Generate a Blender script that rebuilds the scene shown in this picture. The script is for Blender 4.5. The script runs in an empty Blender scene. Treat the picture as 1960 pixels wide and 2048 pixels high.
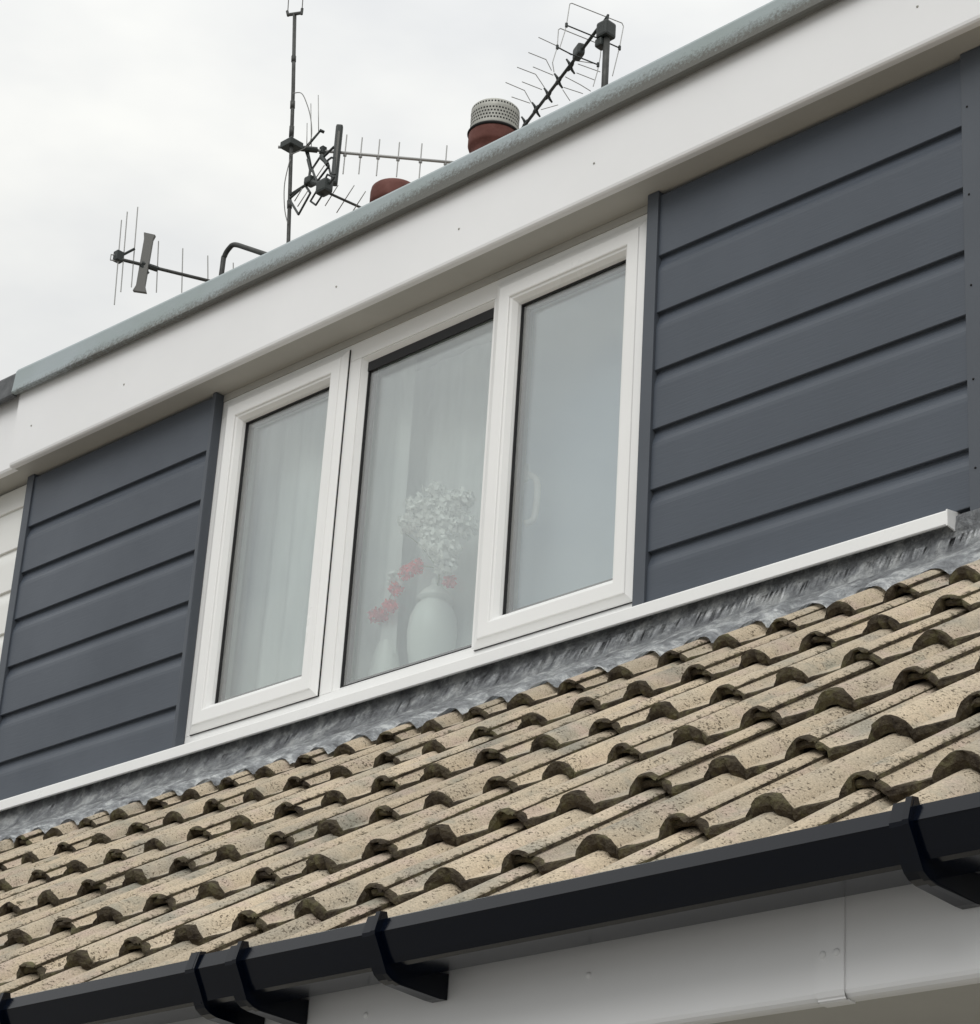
import bpy, bmesh, math, random
from mathutils import Vector, Matrix, noise
random.seed(7)
R = math.radians
scene = bpy.context.scene
COL = scene.collection

# ------------------------------------------------------------ camera
cam_d = bpy.data.cameras.new('camera')
cam = bpy.data.objects.new('camera', cam_d); COL.objects.link(cam)
ax = Vector((0.7036939, 0.7080137, 0.0594269))      # image right
ay = Vector((-0.2530389, 0.3278920, -0.9101968))    # image down
az = Vector((-0.6639174, 0.6254626, 0.4098906))     # forward
m = Matrix((( ax.x, -ay.x, -az.x), (ax.y, -ay.y, -az.y), (ax.z, -ay.z, -az.z))).to_4x4()
m.translation = Vector((3.63925, -3.94449, -2.14290))
cam.matrix_world = m
cam_d.sensor_fit = 'HORIZONTAL'; cam_d.sensor_width = 36
cam_d.lens = 36 * 4941.6 / 1960
cam_d.clip_start = 0.1; cam_d.clip_end = 600
scene.camera = cam
scene.render.resolution_x = 980; scene.render.resolution_y = 1024

# ------------------------------------------------------------ world + sun
SUN_EL, SUN_AZ = R(44), R(158)
w = bpy.data.worlds.new('World'); scene.world = w; w.use_nodes = True
nt = w.node_tree; nt.nodes.clear(); N = nt.nodes.new; LK = nt.links.new
out = N('ShaderNodeOutputWorld')
bg_clear = N('ShaderNodeBackground'); bg_clear.inputs[1].default_value = 0.08
sky = N('ShaderNodeTexSky'); sky.sky_type = 'NISHITA'; sky.sun_disc = False
sky.sun_elevation = SUN_EL; sky.sun_rotation = SUN_AZ
LK(sky.outputs[0], bg_clear.inputs[0])
tc = N('ShaderNodeTexCoord'); sep = N('ShaderNodeSeparateXYZ'); LK(tc.outputs['Generated'], sep.inputs[0])
mx = N('ShaderNodeMath'); mx.operation = 'MAXIMUM'; mx.inputs[1].default_value = 0; LK(sep.outputs[2], mx.inputs[0])
ma = N('ShaderNodeMath'); ma.operation = 'MULTIPLY_ADD'; ma.inputs[1].default_value = 0.94; ma.inputs[2].default_value = 0.47
LK(mx.outputs[0], ma.inputs[0])                       # overcast sky: brighter towards the zenith
nz = N('ShaderNodeTexNoise'); nz.inputs['Scale'].default_value = 5.0; nz.inputs['Detail'].default_value = 5
nz.inputs['Roughness'].default_value = 0.5
mp = N('ShaderNodeMapping'); mp.inputs['Scale'].default_value = (1, 1, 2.2); mp.inputs['Location'].default_value = (0.3, 0.1, 0)
LK(tc.outputs['Generated'], mp.inputs[0]); LK(mp.outputs[0], nz.inputs['Vector'])
cr = N('ShaderNodeValToRGB'); cr.color_ramp.elements[0].position = 0.34; cr.color_ramp.elements[0].color = (0.84, 0.855, 0.865, 1)
cr.color_ramp.elements[1].position = 0.68; cr.color_ramp.elements[1].color = (1.09, 1.09, 1.045, 1)
LK(nz.outputs['Fac'], cr.inputs[0])
bg = N('ShaderNodeBackground'); LK(cr.outputs[0], bg.inputs[0]); LK(ma.outputs[0], bg.inputs[1])
mixs = N('ShaderNodeMixShader'); mixs.inputs[0].default_value = 0.95
LK(bg_clear.outputs[0], mixs.inputs[1]); LK(bg.outputs[0], mixs.inputs[2]); LK(mixs.outputs[0], out.inputs[0])

sun_d = bpy.data.lights.new('sun', 'SUN'); sun_d.energy = 1.2; sun_d.angle = R(38); sun_d.color = (1.0, 0.99, 0.975)
sun = bpy.data.objects.new('sun', sun_d); COL.objects.link(sun)
sdir = Vector((math.sin(SUN_AZ) * math.cos(SUN_EL), math.cos(SUN_AZ) * math.cos(SUN_EL), math.sin(SUN_EL)))
sun.rotation_euler = sdir.to_track_quat('Z', 'Y').to_euler()
sun.location = (3, -6, 12)
vs = scene.view_settings
vs.view_transform = 'Standard'; vs.look = 'None'; vs.exposure = 0.0; vs.gamma = 1.0; vs.use_curve_mapping = False

# ------------------------------------------------------------ materials
def mat(name, base=(0.5, 0.5, 0.5), rough=0.5, metal=0.0, var=0.0, vscale=3.0, bump=0.0, bscale=60.0, bdist=0.002, coat=0.0, spec=None, stretch=None):
    M = bpy.data.materials.new(name); M.use_nodes = True
    t = M.node_tree; b = t.nodes['Principled BSDF']
    b.inputs['Base Color'].default_value = (*base, 1); b.inputs['Roughness'].default_value = rough
    b.inputs['Metallic'].default_value = metal
    if spec is not None: b.inputs['Specular IOR Level'].default_value = spec
    co = t.nodes.new('ShaderNodeTexCoord')
    src = co.outputs['Object']
    if stretch:
        mp = t.nodes.new('ShaderNodeMapping'); mp.inputs['Scale'].default_value = stretch
        t.links.new(src, mp.inputs[0]); src = mp.outputs[0]
    if var:
        n = t.nodes.new('ShaderNodeTexNoise'); n.inputs['Scale'].default_value = vscale; n.inputs['Detail'].default_value = 6
        n.inputs['Roughness'].default_value = 0.6
        t.links.new(co.outputs['Object'], n.inputs['Vector'])
        r = t.nodes.new('ShaderNodeMapRange'); r.inputs[1].default_value = 0.3; r.inputs[2].default_value = 0.7
        r.inputs[3].default_value = 1 - var; r.inputs[4].default_value = 1 + var * 0.4
        t.links.new(n.outputs['Fac'], r.inputs[0])
        h = t.nodes.new('ShaderNodeMix'); h.data_type = 'RGBA'; h.blend_type = 'MULTIPLY'; h.inputs[0].default_value = 1
        h.inputs[6].default_value = (*base, 1); t.links.new(r.outputs[0], h.inputs[7]); t.links.new(h.outputs[2], b.inputs['Base Color'])
        rr = t.nodes.new('ShaderNodeMapRange'); rr.inputs[1].default_value = 0.3; rr.inputs[2].default_value = 0.7
        rr.inputs[3].default_value = min(1, rough * 1.25); rr.inputs[4].default_value = rough * 0.85
        t.links.new(n.outputs['Fac'], rr.inputs[0]); t.links.new(rr.outputs[0], b.inputs['Roughness'])
    if bump:
        n2 = t.nodes.new('ShaderNodeTexNoise'); n2.inputs['Scale'].default_value = bscale; n2.inputs['Detail'].default_value = 5
        t.links.new(src, n2.inputs['Vector'])
        bp = t.nodes.new('ShaderNodeBump'); bp.inputs['Strength'].default_value = bump; bp.inputs['Distance'].default_value = bdist
        t.links.new(n2.outputs['Fac'], bp.inputs['Height']); t.links.new(bp.outputs[0], b.inputs['Normal'])
    return M

def tile_material():
    M = bpy.data.materials.new('sandy_concrete'); M.use_nodes = True
    t = M.node_tree; b = t.nodes['Principled BSDF']; N = t.nodes.new; L = t.links.new
    b.inputs['Roughness'].default_value = 0.9; b.inputs['Specular IOR Level'].default_value = 0.25
    g = N('ShaderNodeNewGeometry'); oi = N('ShaderNodeObjectInfo')
    # per tile offset so no two tiles share a pattern
    vm = N('ShaderNodeVectorMath'); vm.operation = 'MULTIPLY_ADD'
    cmb = N('ShaderNodeCombineXYZ'); L(oi.outputs['Random'], cmb.inputs[0]); L(oi.outputs['Random'], cmb.inputs[1])
    L(cmb.outputs[0], vm.inputs[0]); vm.inputs[1].default_value = (7, 3, 5); L(g.outputs['Position'], vm.inputs[2])
    # broad weathering patches
    n1 = N('ShaderNodeTexNoise'); n1.inputs['Scale'].default_value = 5.5; n1.inputs['Detail'].default_value = 4; L(g.outputs['Position'], n1.inputs['Vector'])
    n1b = N('ShaderNodeTexNoise'); n1b.inputs['Scale'].default_value = 14; n1b.inputs['Detail'].default_value = 5; L(vm.outputs[0], n1b.inputs['Vector'])
    c1 = N('ShaderNodeValToRGB'); e = c1.color_ramp.elements
    e[0].position = 0.30; e[0].color = (0.325, 0.30, 0.245, 1)
    e[1].position = 0.72; e[1].color = (0.545, 0.450, 0.325, 1)
    x = c1.color_ramp.elements.new(0.44); x.color = (0.475, 0.405, 0.305, 1)
    x = c1.color_ramp.elements.new(0.58); x.color = (0.525, 0.437, 0.320, 1)
    L(n1.outputs['Fac'], c1.inputs[0])
    pk = N('ShaderNodeMix'); pk.data_type = 'RGBA'; pk.inputs[7].default_value = (0.50, 0.395, 0.33, 1)
    mr = N('ShaderNodeMapRange'); mr.inputs[1].default_value = 0.52; mr.inputs[2].default_value = 0.72; mr.inputs[3].default_value = 0; mr.inputs[4].default_value = 0.75
    L(n1b.outputs['Fac'], mr.inputs[0]); L(mr.outputs[0], pk.inputs[0]); L(c1.outputs[0], pk.inputs[6])
    # tile to tile value
    tv = N('ShaderNodeMapRange'); tv.inputs[3].default_value = 0.86; tv.inputs[4].default_value = 1.08; L(oi.outputs['Random'], tv.inputs[0])
    m1 = N('ShaderNodeMix'); m1.data_type = 'RGBA'; m1.blend_type = 'MULTIPLY'; m1.inputs[0].default_value = 1
    L(pk.outputs[2], m1.inputs[6]); L(tv.outputs[0], m1.inputs[7])
    # sandy grain
    n2 = N('ShaderNodeTexNoise'); n2.inputs['Scale'].default_value = 330; n2.inputs['Detail'].default_value = 3; L(vm.outputs[0], n2.inputs['Vector'])
    g2 = N('ShaderNodeMapRange'); g2.inputs[1].default_value = 0.32; g2.inputs[2].default_value = 0.68; g2.inputs[3].default_value = 0.76; g2.inputs[4].default_value = 1.16
    L(n2.outputs['Fac'], g2.inputs[0])
    m2 = N('ShaderNodeMix'); m2.data_type = 'RGBA'; m2.blend_type = 'MULTIPLY'; m2.inputs[0].default_value = 1
    L(m1.outputs[2], m2.inputs[6]); L(g2.outputs[0], m2.inputs[7])
    # dark lichen pits, clustered
    n3 = N('ShaderNodeTexNoise'); n3.inputs['Scale'].default_value = 190; n3.inputs['Detail'].default_value = 2.5; n3.inputs['Roughness'].default_value = 0.65; L(vm.outputs[0], n3.inputs['Vector'])
    n4 = N('ShaderNodeTexNoise'); n4.inputs['Scale'].default_value = 16; n4.inputs['Detail'].default_value = 4; L(vm.outputs[0], n4.inputs['Vector'])
    th = N('ShaderNodeMapRange'); th.inputs[1].default_value = 0.35; th.inputs[2].default_value = 0.72; th.inputs[3].default_value = 0.655; th.inputs[4].default_value = 0.535
    L(n4.outputs['Fac'], th.inputs[0])
    sb = N('ShaderNodeMath'); sb.operation = 'SUBTRACT'; L(n3.outputs['Fac'], sb.inputs[0]); L(th.outputs[0], sb.inputs[1])
    ml = N('ShaderNodeMath'); ml.operation = 'MULTIPLY'; ml.inputs[1].default_value = 26; ml.use_clamp = True; L(sb.outputs[0], ml.inputs[0])
    m3 = N('ShaderNodeMix'); m3.data_type = 'RGBA'; m3.inputs[7].default_value = (0.075, 0.058, 0.038, 1)
    ml2 = N('ShaderNodeMath'); ml2.operation = 'MULTIPLY'; ml2.inputs[1].default_value = 0.85; L(ml.outputs[0], ml2.inputs[0])
    L(ml2.outputs[0], m3.inputs[0]); L(m2.outputs[2], m3.inputs[6])
    # grey green lichen bloom
    n5 = N('ShaderNodeTexNoise'); n5.inputs['Scale'].default_value = 9; n5.inputs['Detail'].default_value = 7; n5.inputs['Roughness'].default_value = 0.7; L(vm.outputs[0], n5.inputs['Vector'])
    r5 = N('ShaderNodeMapRange'); r5.inputs[1].default_value = 0.55; r5.inputs[2].default_value = 0.68; r5.inputs[3].default_value = 0; r5.inputs[4].default_value = 0.7; L(n5.outputs['Fac'], r5.inputs[0])
    m5 = N('ShaderNodeMix'); m5.data_type = 'RGBA'; m5.inputs[7].default_value = (0.27, 0.265, 0.215, 1)
    L(r5.outputs[0], m5.inputs[0]); L(m3.outputs[2], m5.inputs[6])
    # moss and grime caught along the interlocking edge and creeping back from the nose
    tcx = N('ShaderNodeTexCoord'); sx = N('ShaderNodeSeparateXYZ'); L(tcx.outputs['Object'], sx.inputs[0])
    e1 = N('ShaderNodeMapRange'); e1.inputs[1].default_value = 0.160; e1.inputs[2].default_value = 0.176; e1.inputs[3].default_value = 0; e1.inputs[4].default_value = 0.27; L(sx.outputs[0], e1.inputs[0])
    e2 = N('ShaderNodeMapRange'); e2.inputs[1].default_value = 0.030; e2.inputs[2].default_value = 0.004; e2.inputs[3].default_value = 0; e2.inputs[4].default_value = 0.22; L(sx.outputs[1], e2.inputs[0])
    mxx = N('ShaderNodeMath'); mxx.operation = 'MAXIMUM'; L(e1.outputs[0], mxx.inputs[0]); L(e2.outputs[0], mxx.inputs[1])
    n6 = N('ShaderNodeTexNoise'); n6.inputs['Scale'].default_value = 60; n6.inputs['Detail'].default_value = 6; n6.inputs['Roughness'].default_value = 0.7; L(vm.outputs[0], n6.inputs['Vector'])
    a6 = N('ShaderNodeMath'); a6.operation = 'ADD'; L(n6.outputs['Fac'], a6.inputs[0]); L(mxx.outputs[0], a6.inputs[1])
    r6 = N('ShaderNodeMapRange'); r6.inputs[1].default_value = 0.74; r6.inputs[2].default_value = 0.80; r6.inputs[4].default_value = 0.85; L(a6.outputs[0], r6.inputs[0])
    m6 = N('ShaderNodeMix'); m6.data_type = 'RGBA'; m6.inputs[7].default_value = (0.070, 0.060, 0.036, 1)
    L(r6.outputs[0], m6.inputs[0]); L(m5.outputs[2], m6.inputs[6]); L(m6.outputs[2], b.inputs['Base Color'])
    ad = N('ShaderNodeMath'); ad.operation = 'MULTIPLY_ADD'; ad.inputs[1].default_value = -0.7; L(ml.outputs[0], ad.inputs[0]); L(n2.outputs['Fac'], ad.inputs[2])
    bp = N('ShaderNodeBump'); bp.inputs['Strength'].default_value = 0.8; bp.inputs['Distance'].default_value = 0.002
    L(ad.outputs[0], bp.inputs['Height']); L(bp.outputs[0], b.inputs['Normal'])
    return M

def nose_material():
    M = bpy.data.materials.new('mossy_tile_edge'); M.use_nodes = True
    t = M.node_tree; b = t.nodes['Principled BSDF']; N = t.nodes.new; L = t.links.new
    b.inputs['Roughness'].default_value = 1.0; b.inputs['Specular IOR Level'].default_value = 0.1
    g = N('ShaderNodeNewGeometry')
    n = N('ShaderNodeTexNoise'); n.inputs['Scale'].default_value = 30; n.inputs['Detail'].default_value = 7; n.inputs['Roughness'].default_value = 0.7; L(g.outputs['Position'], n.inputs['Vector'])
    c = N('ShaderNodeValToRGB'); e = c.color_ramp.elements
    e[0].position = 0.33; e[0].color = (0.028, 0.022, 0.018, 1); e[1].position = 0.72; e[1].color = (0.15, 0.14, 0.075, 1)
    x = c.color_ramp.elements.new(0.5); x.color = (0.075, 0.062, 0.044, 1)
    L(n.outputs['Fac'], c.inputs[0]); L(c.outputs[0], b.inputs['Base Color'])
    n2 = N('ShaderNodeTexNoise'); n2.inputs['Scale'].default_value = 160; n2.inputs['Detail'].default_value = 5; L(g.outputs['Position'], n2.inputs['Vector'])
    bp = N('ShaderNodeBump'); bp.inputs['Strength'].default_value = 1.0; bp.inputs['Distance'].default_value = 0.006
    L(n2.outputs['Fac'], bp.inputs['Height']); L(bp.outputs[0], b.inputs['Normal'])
    return M

def coping_material():
    M = bpy.data.materials.new('weathered_grey_trim'); M.use_nodes = True
    t = M.node_tree; b = t.nodes['Principled BSDF']; N = t.nodes.new; L = t.links.new
    b.inputs['Roughness'].default_value = 0.55
    g = N('ShaderNodeNewGeometry'); s = N('ShaderNodeSeparateXYZ'); L(g.outputs['Position'], s.inputs[0])
    n = N('ShaderNodeTexNoise'); n.inputs['Scale'].default_value = 3; n.inputs['Detail'].default_value = 5; L(g.outputs['Position'], n.inputs['Vector'])
    c = N('ShaderNodeValToRGB'); e = c.color_ramp.elements
    e[0].position = 0.3; e[0].color = (0.29, 0.34, 0.335, 1); e[1].position = 0.7; e[1].color = (0.36, 0.41, 0.43, 1)
    L(n.outputs['Fac'], c.inputs[0])
    # algae and soot grown up from the drip edge
    n2 = N('ShaderNodeTexNoise'); n2.inputs['Scale'].default_value = 95; n2.inputs['Detail'].default_value = 10; n2.inputs['Roughness'].default_value = 0.8; L(g.outputs['Position'], n2.inputs['Vector'])
    n3 = N('ShaderNodeTexNoise'); n3.inputs['Scale'].default_value = 2.3; n3.inputs['Detail'].default_value = 3; L(g.outputs['Position'], n3.inputs['Vector'])
    h = N('ShaderNodeMapRange'); h.inputs[1].default_value = 1.405; h.inputs[2].default_value = 1.475; h.inputs[3].default_value = 0.34; h.inputs[4].default_value = -0.20; L(s.outputs[2], h.inputs[0])
    a = N('ShaderNodeMath'); a.operation = 'ADD'; L(n2.outputs['Fac'], a.inputs[0]); L(h.outputs[0], a.inputs[1])
    a2 = N('ShaderNodeMath'); a2.operation = 'MULTIPLY_ADD'; a2.inputs[1].default_value = 0.55; L(n3.outputs['Fac'], a2.inputs[0]); L(a.outputs[0], a2.inputs[2])
    r = N('ShaderNodeMapRange'); r.inputs[1].default_value = 0.72; r.inputs[2].default_value = 0.98; r.inputs[4].default_value = 0.92; L(a2.outputs[0], r.inputs[0])
    m = N('ShaderNodeMix'); m.data_type = 'RGBA'; m.inputs[7].default_value = (0.085, 0.08, 0.065, 1)
    L(r.outputs[0], m.inputs[0]); L(c.outputs[0], m.inputs[6]); L(m.outputs[2], b.inputs['Base Color'])
    bp = N('ShaderNodeBump'); bp.inputs['Strength'].default_value = 0.4; bp.inputs['Distance'].default_value = 0.003; L(n2.outputs['Fac'], bp.inputs['Height']); L(bp.outputs[0], b.inputs['Normal'])
    return M

def lead_material():
    M = bpy.data.materials.new('weathered_lead'); M.use_nodes = True
    t = M.node_tree; b = t.nodes['Principled BSDF']; N = t.nodes.new; L = t.links.new
    b.inputs['Roughness'].default_value = 0.6; b.inputs['Metallic'].default_value = 0.15
    g = N('ShaderNodeNewGeometry')
    mp = N('ShaderNodeMapping'); mp.inputs['Scale'].default_value = (0.9, 1.4, 0.9); L(g.outputs['Position'], mp.inputs[0])
    n = N('ShaderNodeTexNoise'); n.inputs['Scale'].default_value = 17; n.inputs['Detail'].default_value = 10; n.inputs['Roughness'].default_value = 0.75; n.inputs['Distortion'].default_value = 0.2; L(mp.outputs[0], n.inputs['Vector'])
    c = N('ShaderNodeValToRGB'); e = c.color_ramp.elements
    e[0].position = 0.33; e[0].color = (0.22, 0.225, 0.24, 1); e[1].position = 0.60; e[1].color = (0.88, 0.90, 0.90, 1)
    x = c.color_ramp.elements.new(0.5); x.color = (0.50, 0.52, 0.54, 1)
    L(n.outputs['Fac'], c.inputs[0])
    # sill shade put into the colour: upstand darkened, lower edge keeps its white patina
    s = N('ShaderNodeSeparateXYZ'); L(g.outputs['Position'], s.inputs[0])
    sill_shade = N('ShaderNodeMapRange'); sill_shade.inputs[1].default_value = -0.015; sill_shade.inputs[2].default_value = -0.14; sill_shade.inputs[3].default_value = 0.66; sill_shade.inputs[4].default_value = 1.0; L(s.outputs[1], sill_shade.inputs[0])
    mm = N('ShaderNodeMix'); mm.data_type = 'RGBA'; mm.blend_type = 'MULTIPLY'; mm.inputs[0].default_value = 1; L(c.outputs[0], mm.inputs[6]); L(sill_shade.outputs[0], mm.inputs[7]); L(mm.outputs[2], b.inputs['Base Color'])
    n2 = N('ShaderNodeTexNoise'); n2.inputs['Scale'].default_value = 55; n2.inputs['Detail'].default_value = 8; L(mp.outputs[0], n2.inputs['Vector'])
    bp = N('ShaderNodeBump'); bp.inputs['Strength'].default_value = 1.0; bp.inputs['Distance'].default_value = 0.012; L(n2.outputs['Fac'], bp.inputs['Height']); L(bp.outputs[0], b.inputs['Normal'])
    return M

def glass_material(name='window_glass', f0=0.14, tint=(0.97, 0.99, 1.0)):
    M = bpy.data.materials.new(name); M.use_nodes = True
    t = M.node_tree; t.nodes.clear(); N = t.nodes.new; L = t.links.new
    o = N('ShaderNodeOutputMaterial'); tr = N('ShaderNodeBsdfTransparent'); tr.inputs[0].default_value = (0.985, 0.997, 0.990, 1)
    gl = N('ShaderNodeBsdfGlossy'); gl.inputs['Roughness'].default_value = 0.0; gl.inputs[0].default_value = (*tint, 1)
    lw = N('ShaderNodeLayerWeight'); lw.inputs[0].default_value = 0.5
    p = N('ShaderNodeMath'); p.operation = 'POWER'; p.inputs[1].default_value = 5; L(lw.outputs['Facing'], p.inputs[0])
    a = N('ShaderNodeMath'); a.operation = 'MULTIPLY_ADD'; a.inputs[1].default_value = 1 - f0; a.inputs[2].default_value = f0; L(p.outputs[0], a.inputs[0])
    n = N('ShaderNodeTexNoise'); n.inputs['Scale'].default_value = 2.5; g = N('ShaderNodeNewGeometry'); L(g.outputs['Position'], n.inputs['Vector'])
    bp = N('ShaderNodeBump'); bp.inputs['Strength'].default_value = 0.05; bp.inputs['Distance'].default_value = 0.02; L(n.outputs['Fac'], bp.inputs['Height']); L(bp.outputs[0], gl.inputs['Normal'])
    mx = N('ShaderNodeMixShader'); L(a.outputs[0], mx.inputs[0]); L(tr.outputs[0], mx.inputs[1]); L(gl.outputs[0], mx.inputs[2]); L(mx.outputs[0], o.inputs[0])
    return M

def net_material(name='net_curtain_fabric', c1=(0.93, 0.96, 0.94), c2=(0.8, 0.86, 0.82), holes=(0.20, 0.03)):
    M = bpy.data.materials.new(name); M.use_nodes = True
    t = M.node_tree; t.nodes.clear(); N = t.nodes.new; L = t.links.new
    o = N('ShaderNodeOutputMaterial'); d = N('ShaderNodeBsdfDiffuse'); d.inputs[0].default_value = (*c1, 1)
    tl = N('ShaderNodeBsdfTranslucent'); tl.inputs[0].default_value = (*c2, 1)
    tp = N('ShaderNodeBsdfTransparent')
    m1 = N('ShaderNodeMixShader'); m1.inputs[0].default_value = 0.12; L(d.outputs[0], m1.inputs[1]); L(tl.outputs[0], m1.inputs[2])
    g = N('ShaderNodeNewGeometry'); mp = N('ShaderNodeMapping'); mp.inputs['Scale'].default_value = (9, 9, 1.3); L(g.outputs['Position'], mp.inputs[0])
    n = N('ShaderNodeTexNoise'); n.inputs['Scale'].default_value = 2; n.inputs['Detail'].default_value = 4; L(mp.outputs[0], n.inputs['Vector'])
    r = N('ShaderNodeMapRange'); r.inputs[1].default_value = 0.35; r.inputs[2].default_value = 0.7; r.inputs[3].default_value = holes[0]; r.inputs[4].default_value = holes[1]; L(n.outputs['Fac'], r.inputs[0])
    m2 = N('ShaderNodeMixShader'); L(r.outputs[0], m2.inputs[0]); L(m1.outputs[0], m2.inputs[1]); L(tp.outputs[0], m2.inputs[2]); L(m2.outputs[0], o.inputs[0])
    return M

M_TILE = tile_material(); M_NOSE = nose_material()
M_UPVC = mat('white_upvc', (0.86, 0.86, 0.86), 0.38, var=0.05, vscale=1.3, bump=0.08, bscale=12, bdist=0.002)
M_FRAME = mat('white_window_upvc', (0.88, 0.88, 0.865), 0.3, var=0.04, vscale=2.0)
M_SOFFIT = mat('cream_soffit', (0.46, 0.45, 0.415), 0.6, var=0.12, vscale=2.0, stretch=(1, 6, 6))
M_CLAD = mat('slate_grey_cladding', (0.066, 0.079, 0.100), 0.40, var=0.10, vscale=2.2, bump=0.34, bscale=60, bdist=0.0012, stretch=(0.22, 3, 3))
M_TRIM = mat('slate_grey_trim', (0.072, 0.083, 0.100), 0.45, var=0.08, vscale=3)
M_NCLAD = mat('white_cladding', (0.80, 0.80, 0.77), 0.45, var=0.05, vscale=2)
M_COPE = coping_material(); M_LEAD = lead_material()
M_COPE_D = mat('dark_grey_felt_trim', (0.105, 0.11, 0.115), 0.7, var=0.35, vscale=18, bump=0.3)
M_GUT = mat('black_gutter_plastic', (0.0002, 0.0018, 0.0065), 0.18, var=0.2, vscale=3, spec=0.32)
M_RUB = mat('black_rubber', (0.008, 0.008, 0.009), 0.6)
M_ALU = mat('spacer_aluminium', (0.20, 0.185, 0.18), 0.5)
M_GLASS = glass_material(); M_NET = net_material(); M_REFLECTION = net_material('pale_blue_reflection', (0.62, 0.68, 0.76), (0.4, 0.45, 0.5), (0.02, 0.0))  # last one: pale blue that imitates the sky reflected in the right pane
M_FELT = mat('grey_roofing_felt', (0.10, 0.10, 0.10), 0.95, var=0.3, vscale=8, bump=0.6)
M_TERRA = mat('terracotta', (0.150, 0.054, 0.042), 0.85, var=0.35, vscale=9, bump=0.5, bscale=70)
M_COWL = mat('galvanised_cowl', (0.42, 0.42, 0.38), 0.55, metal=0.2, var=0.2, vscale=12)
M_DARK = mat('matt_black_and_shade', (0.012, 0.012, 0.012), 0.9)  # plain black, also painted in for shade at soffit gap and pot rim
M_BRICK = mat('chimney_render', (0.30, 0.22, 0.17), 0.95, var=0.35, vscale=14, bump=0.5)
M_PIPE = mat('dark_mast_metal', (0.060, 0.062, 0.058), 0.55, metal=0.3, var=0.3, vscale=20)
M_ROD = mat('dull_aluminium_rod', (0.34, 0.34, 0.33), 0.5, metal=0.4)
M_ABS = mat('dark_green_plastic', (0.020, 0.026, 0.024), 0.5)
M_GREYBOX = mat('grey_plastic', (0.13, 0.13, 0.12), 0.6)
M_CABLE = mat('grey_cable', (0.22, 0.22, 0.21), 0.6)
M_GROUND = mat('ground_paving', (0.22, 0.215, 0.205), 0.95, var=0.3, vscale=0.4)
M_RENDER = mat('cream_render', (0.55, 0.52, 0.45), 0.95, var=0.1, vscale=2, bump=0.6, bscale=150)
M_ROOM = mat('room_plaster', (0.72, 0.72, 0.70), 0.9, var=0.03)
M_VASE = mat('white_glazed_ceramic', (0.80, 0.84, 0.80), 0.35, var=0.03)
M_PETAL = mat('white_petal', (0.93, 0.94, 0.90), 0.8, var=0.05)
M_RED = mat('red_petal', (0.90, 0.03, 0.05), 0.7, var=0.2, vscale=40)
M_STEM = mat('pale_stem', (0.22, 0.27, 0.16), 0.8)

# ------------------------------------------------------------ helpers
def tag(o, label=None, cat=None, group=None, kind=None):
    if label: o['label'] = label
    if cat: o['category'] = cat
    if group: o['group'] = group
    if kind: o['kind'] = kind
    return o
def empty(name, loc=(0, 0, 0)):
    o = bpy.data.objects.new(name, None); COL.objects.link(o); o.location = loc; o.empty_display_size = 0.1
    return o
def world_of(o):
    W = o.matrix_parent_inverse @ o.matrix_basis if o.parent else o.matrix_basis
    return world_of(o.parent) @ W if o.parent else W.copy()
def adopt(o, parent):
    o.parent = parent; o.matrix_parent_inverse = world_of(parent).inverted()
def link(name, me, mats, parent=None, smooth=False):
    o = bpy.data.objects.new(name, me); COL.objects.link(o)
    for x in (mats if isinstance(mats, (list, tuple)) else [mats]): me.materials.append(x)
    if smooth:
        for p in me.polygons: p.use_smooth = True
    if parent is not None: adopt(o, parent)
    return o
def from_bm(name, bm, mats, parent=None, smooth=False):
    bmesh.ops.recalc_face_normals(bm, faces=bm.faces)
    me = bpy.data.meshes.new(name); bm.to_mesh(me); bm.free()
    return link(name, me, mats, parent, smooth)
def add_box(bm, x0, x1, y0, y1, z0, z1, bevel=0.0, mi=0):
    vs = [bm.verts.new(p) for p in ((x0, y0, z0), (x1, y0, z0), (x1, y1, z0), (x0, y1, z0), (x0, y0, z1), (x1, y0, z1), (x1, y1, z1), (x0, y1, z1))]
    fs = [bm.faces.new([vs[i] for i in q]) for q in ((0, 3, 2, 1), (4, 5, 6, 7), (0, 1, 5, 4), (1, 2, 6, 5), (2, 3, 7, 6), (3, 0, 4, 7))]
    for f in fs: f.material_index = mi
    if bevel:
        es = list({e for f in fs for e in f.edges})
        bmesh.ops.bevel(bm, geom=es, offset=bevel, segments=2, affect='EDGES', profile=0.6)
def box(name, x0, x1, y0, y1, z0, z1, m, parent=None, bevel=0.0):
    bm = bmesh.new(); add_box(bm, x0, x1, y0, y1, z0, z1, bevel); return from_bm(name, bm, m, parent)
def add_extr(bm, pts, x0, x1, zoff=None, seg=1):
    """closed polygon pts in (y,z), extruded along x; zoff(x) shifts it up"""
    rings = []
    for i in range(seg + 1):
        x = x0 + (x1 - x0) * i / seg; dz = zoff(x) if zoff else 0
        rings.append([bm.verts.new((x, y, z + dz)) for y, z in pts])
    n = len(pts)
    for a, b in zip(rings, rings[1:]):
        for j in range(n):
            bm.faces.new((a[j], a[(j + 1) % n], b[(j + 1) % n], b[j]))
    bm.faces.new(rings[0]); bm.faces.new(list(reversed(rings[-1])))
def extr(name, pts, x0, x1, m, parent=None, zoff=None, seg=1):
    bm = bmesh.new(); add_extr(bm, pts, x0, x1, zoff, seg); return from_bm(name, bm, m, parent)
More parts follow.
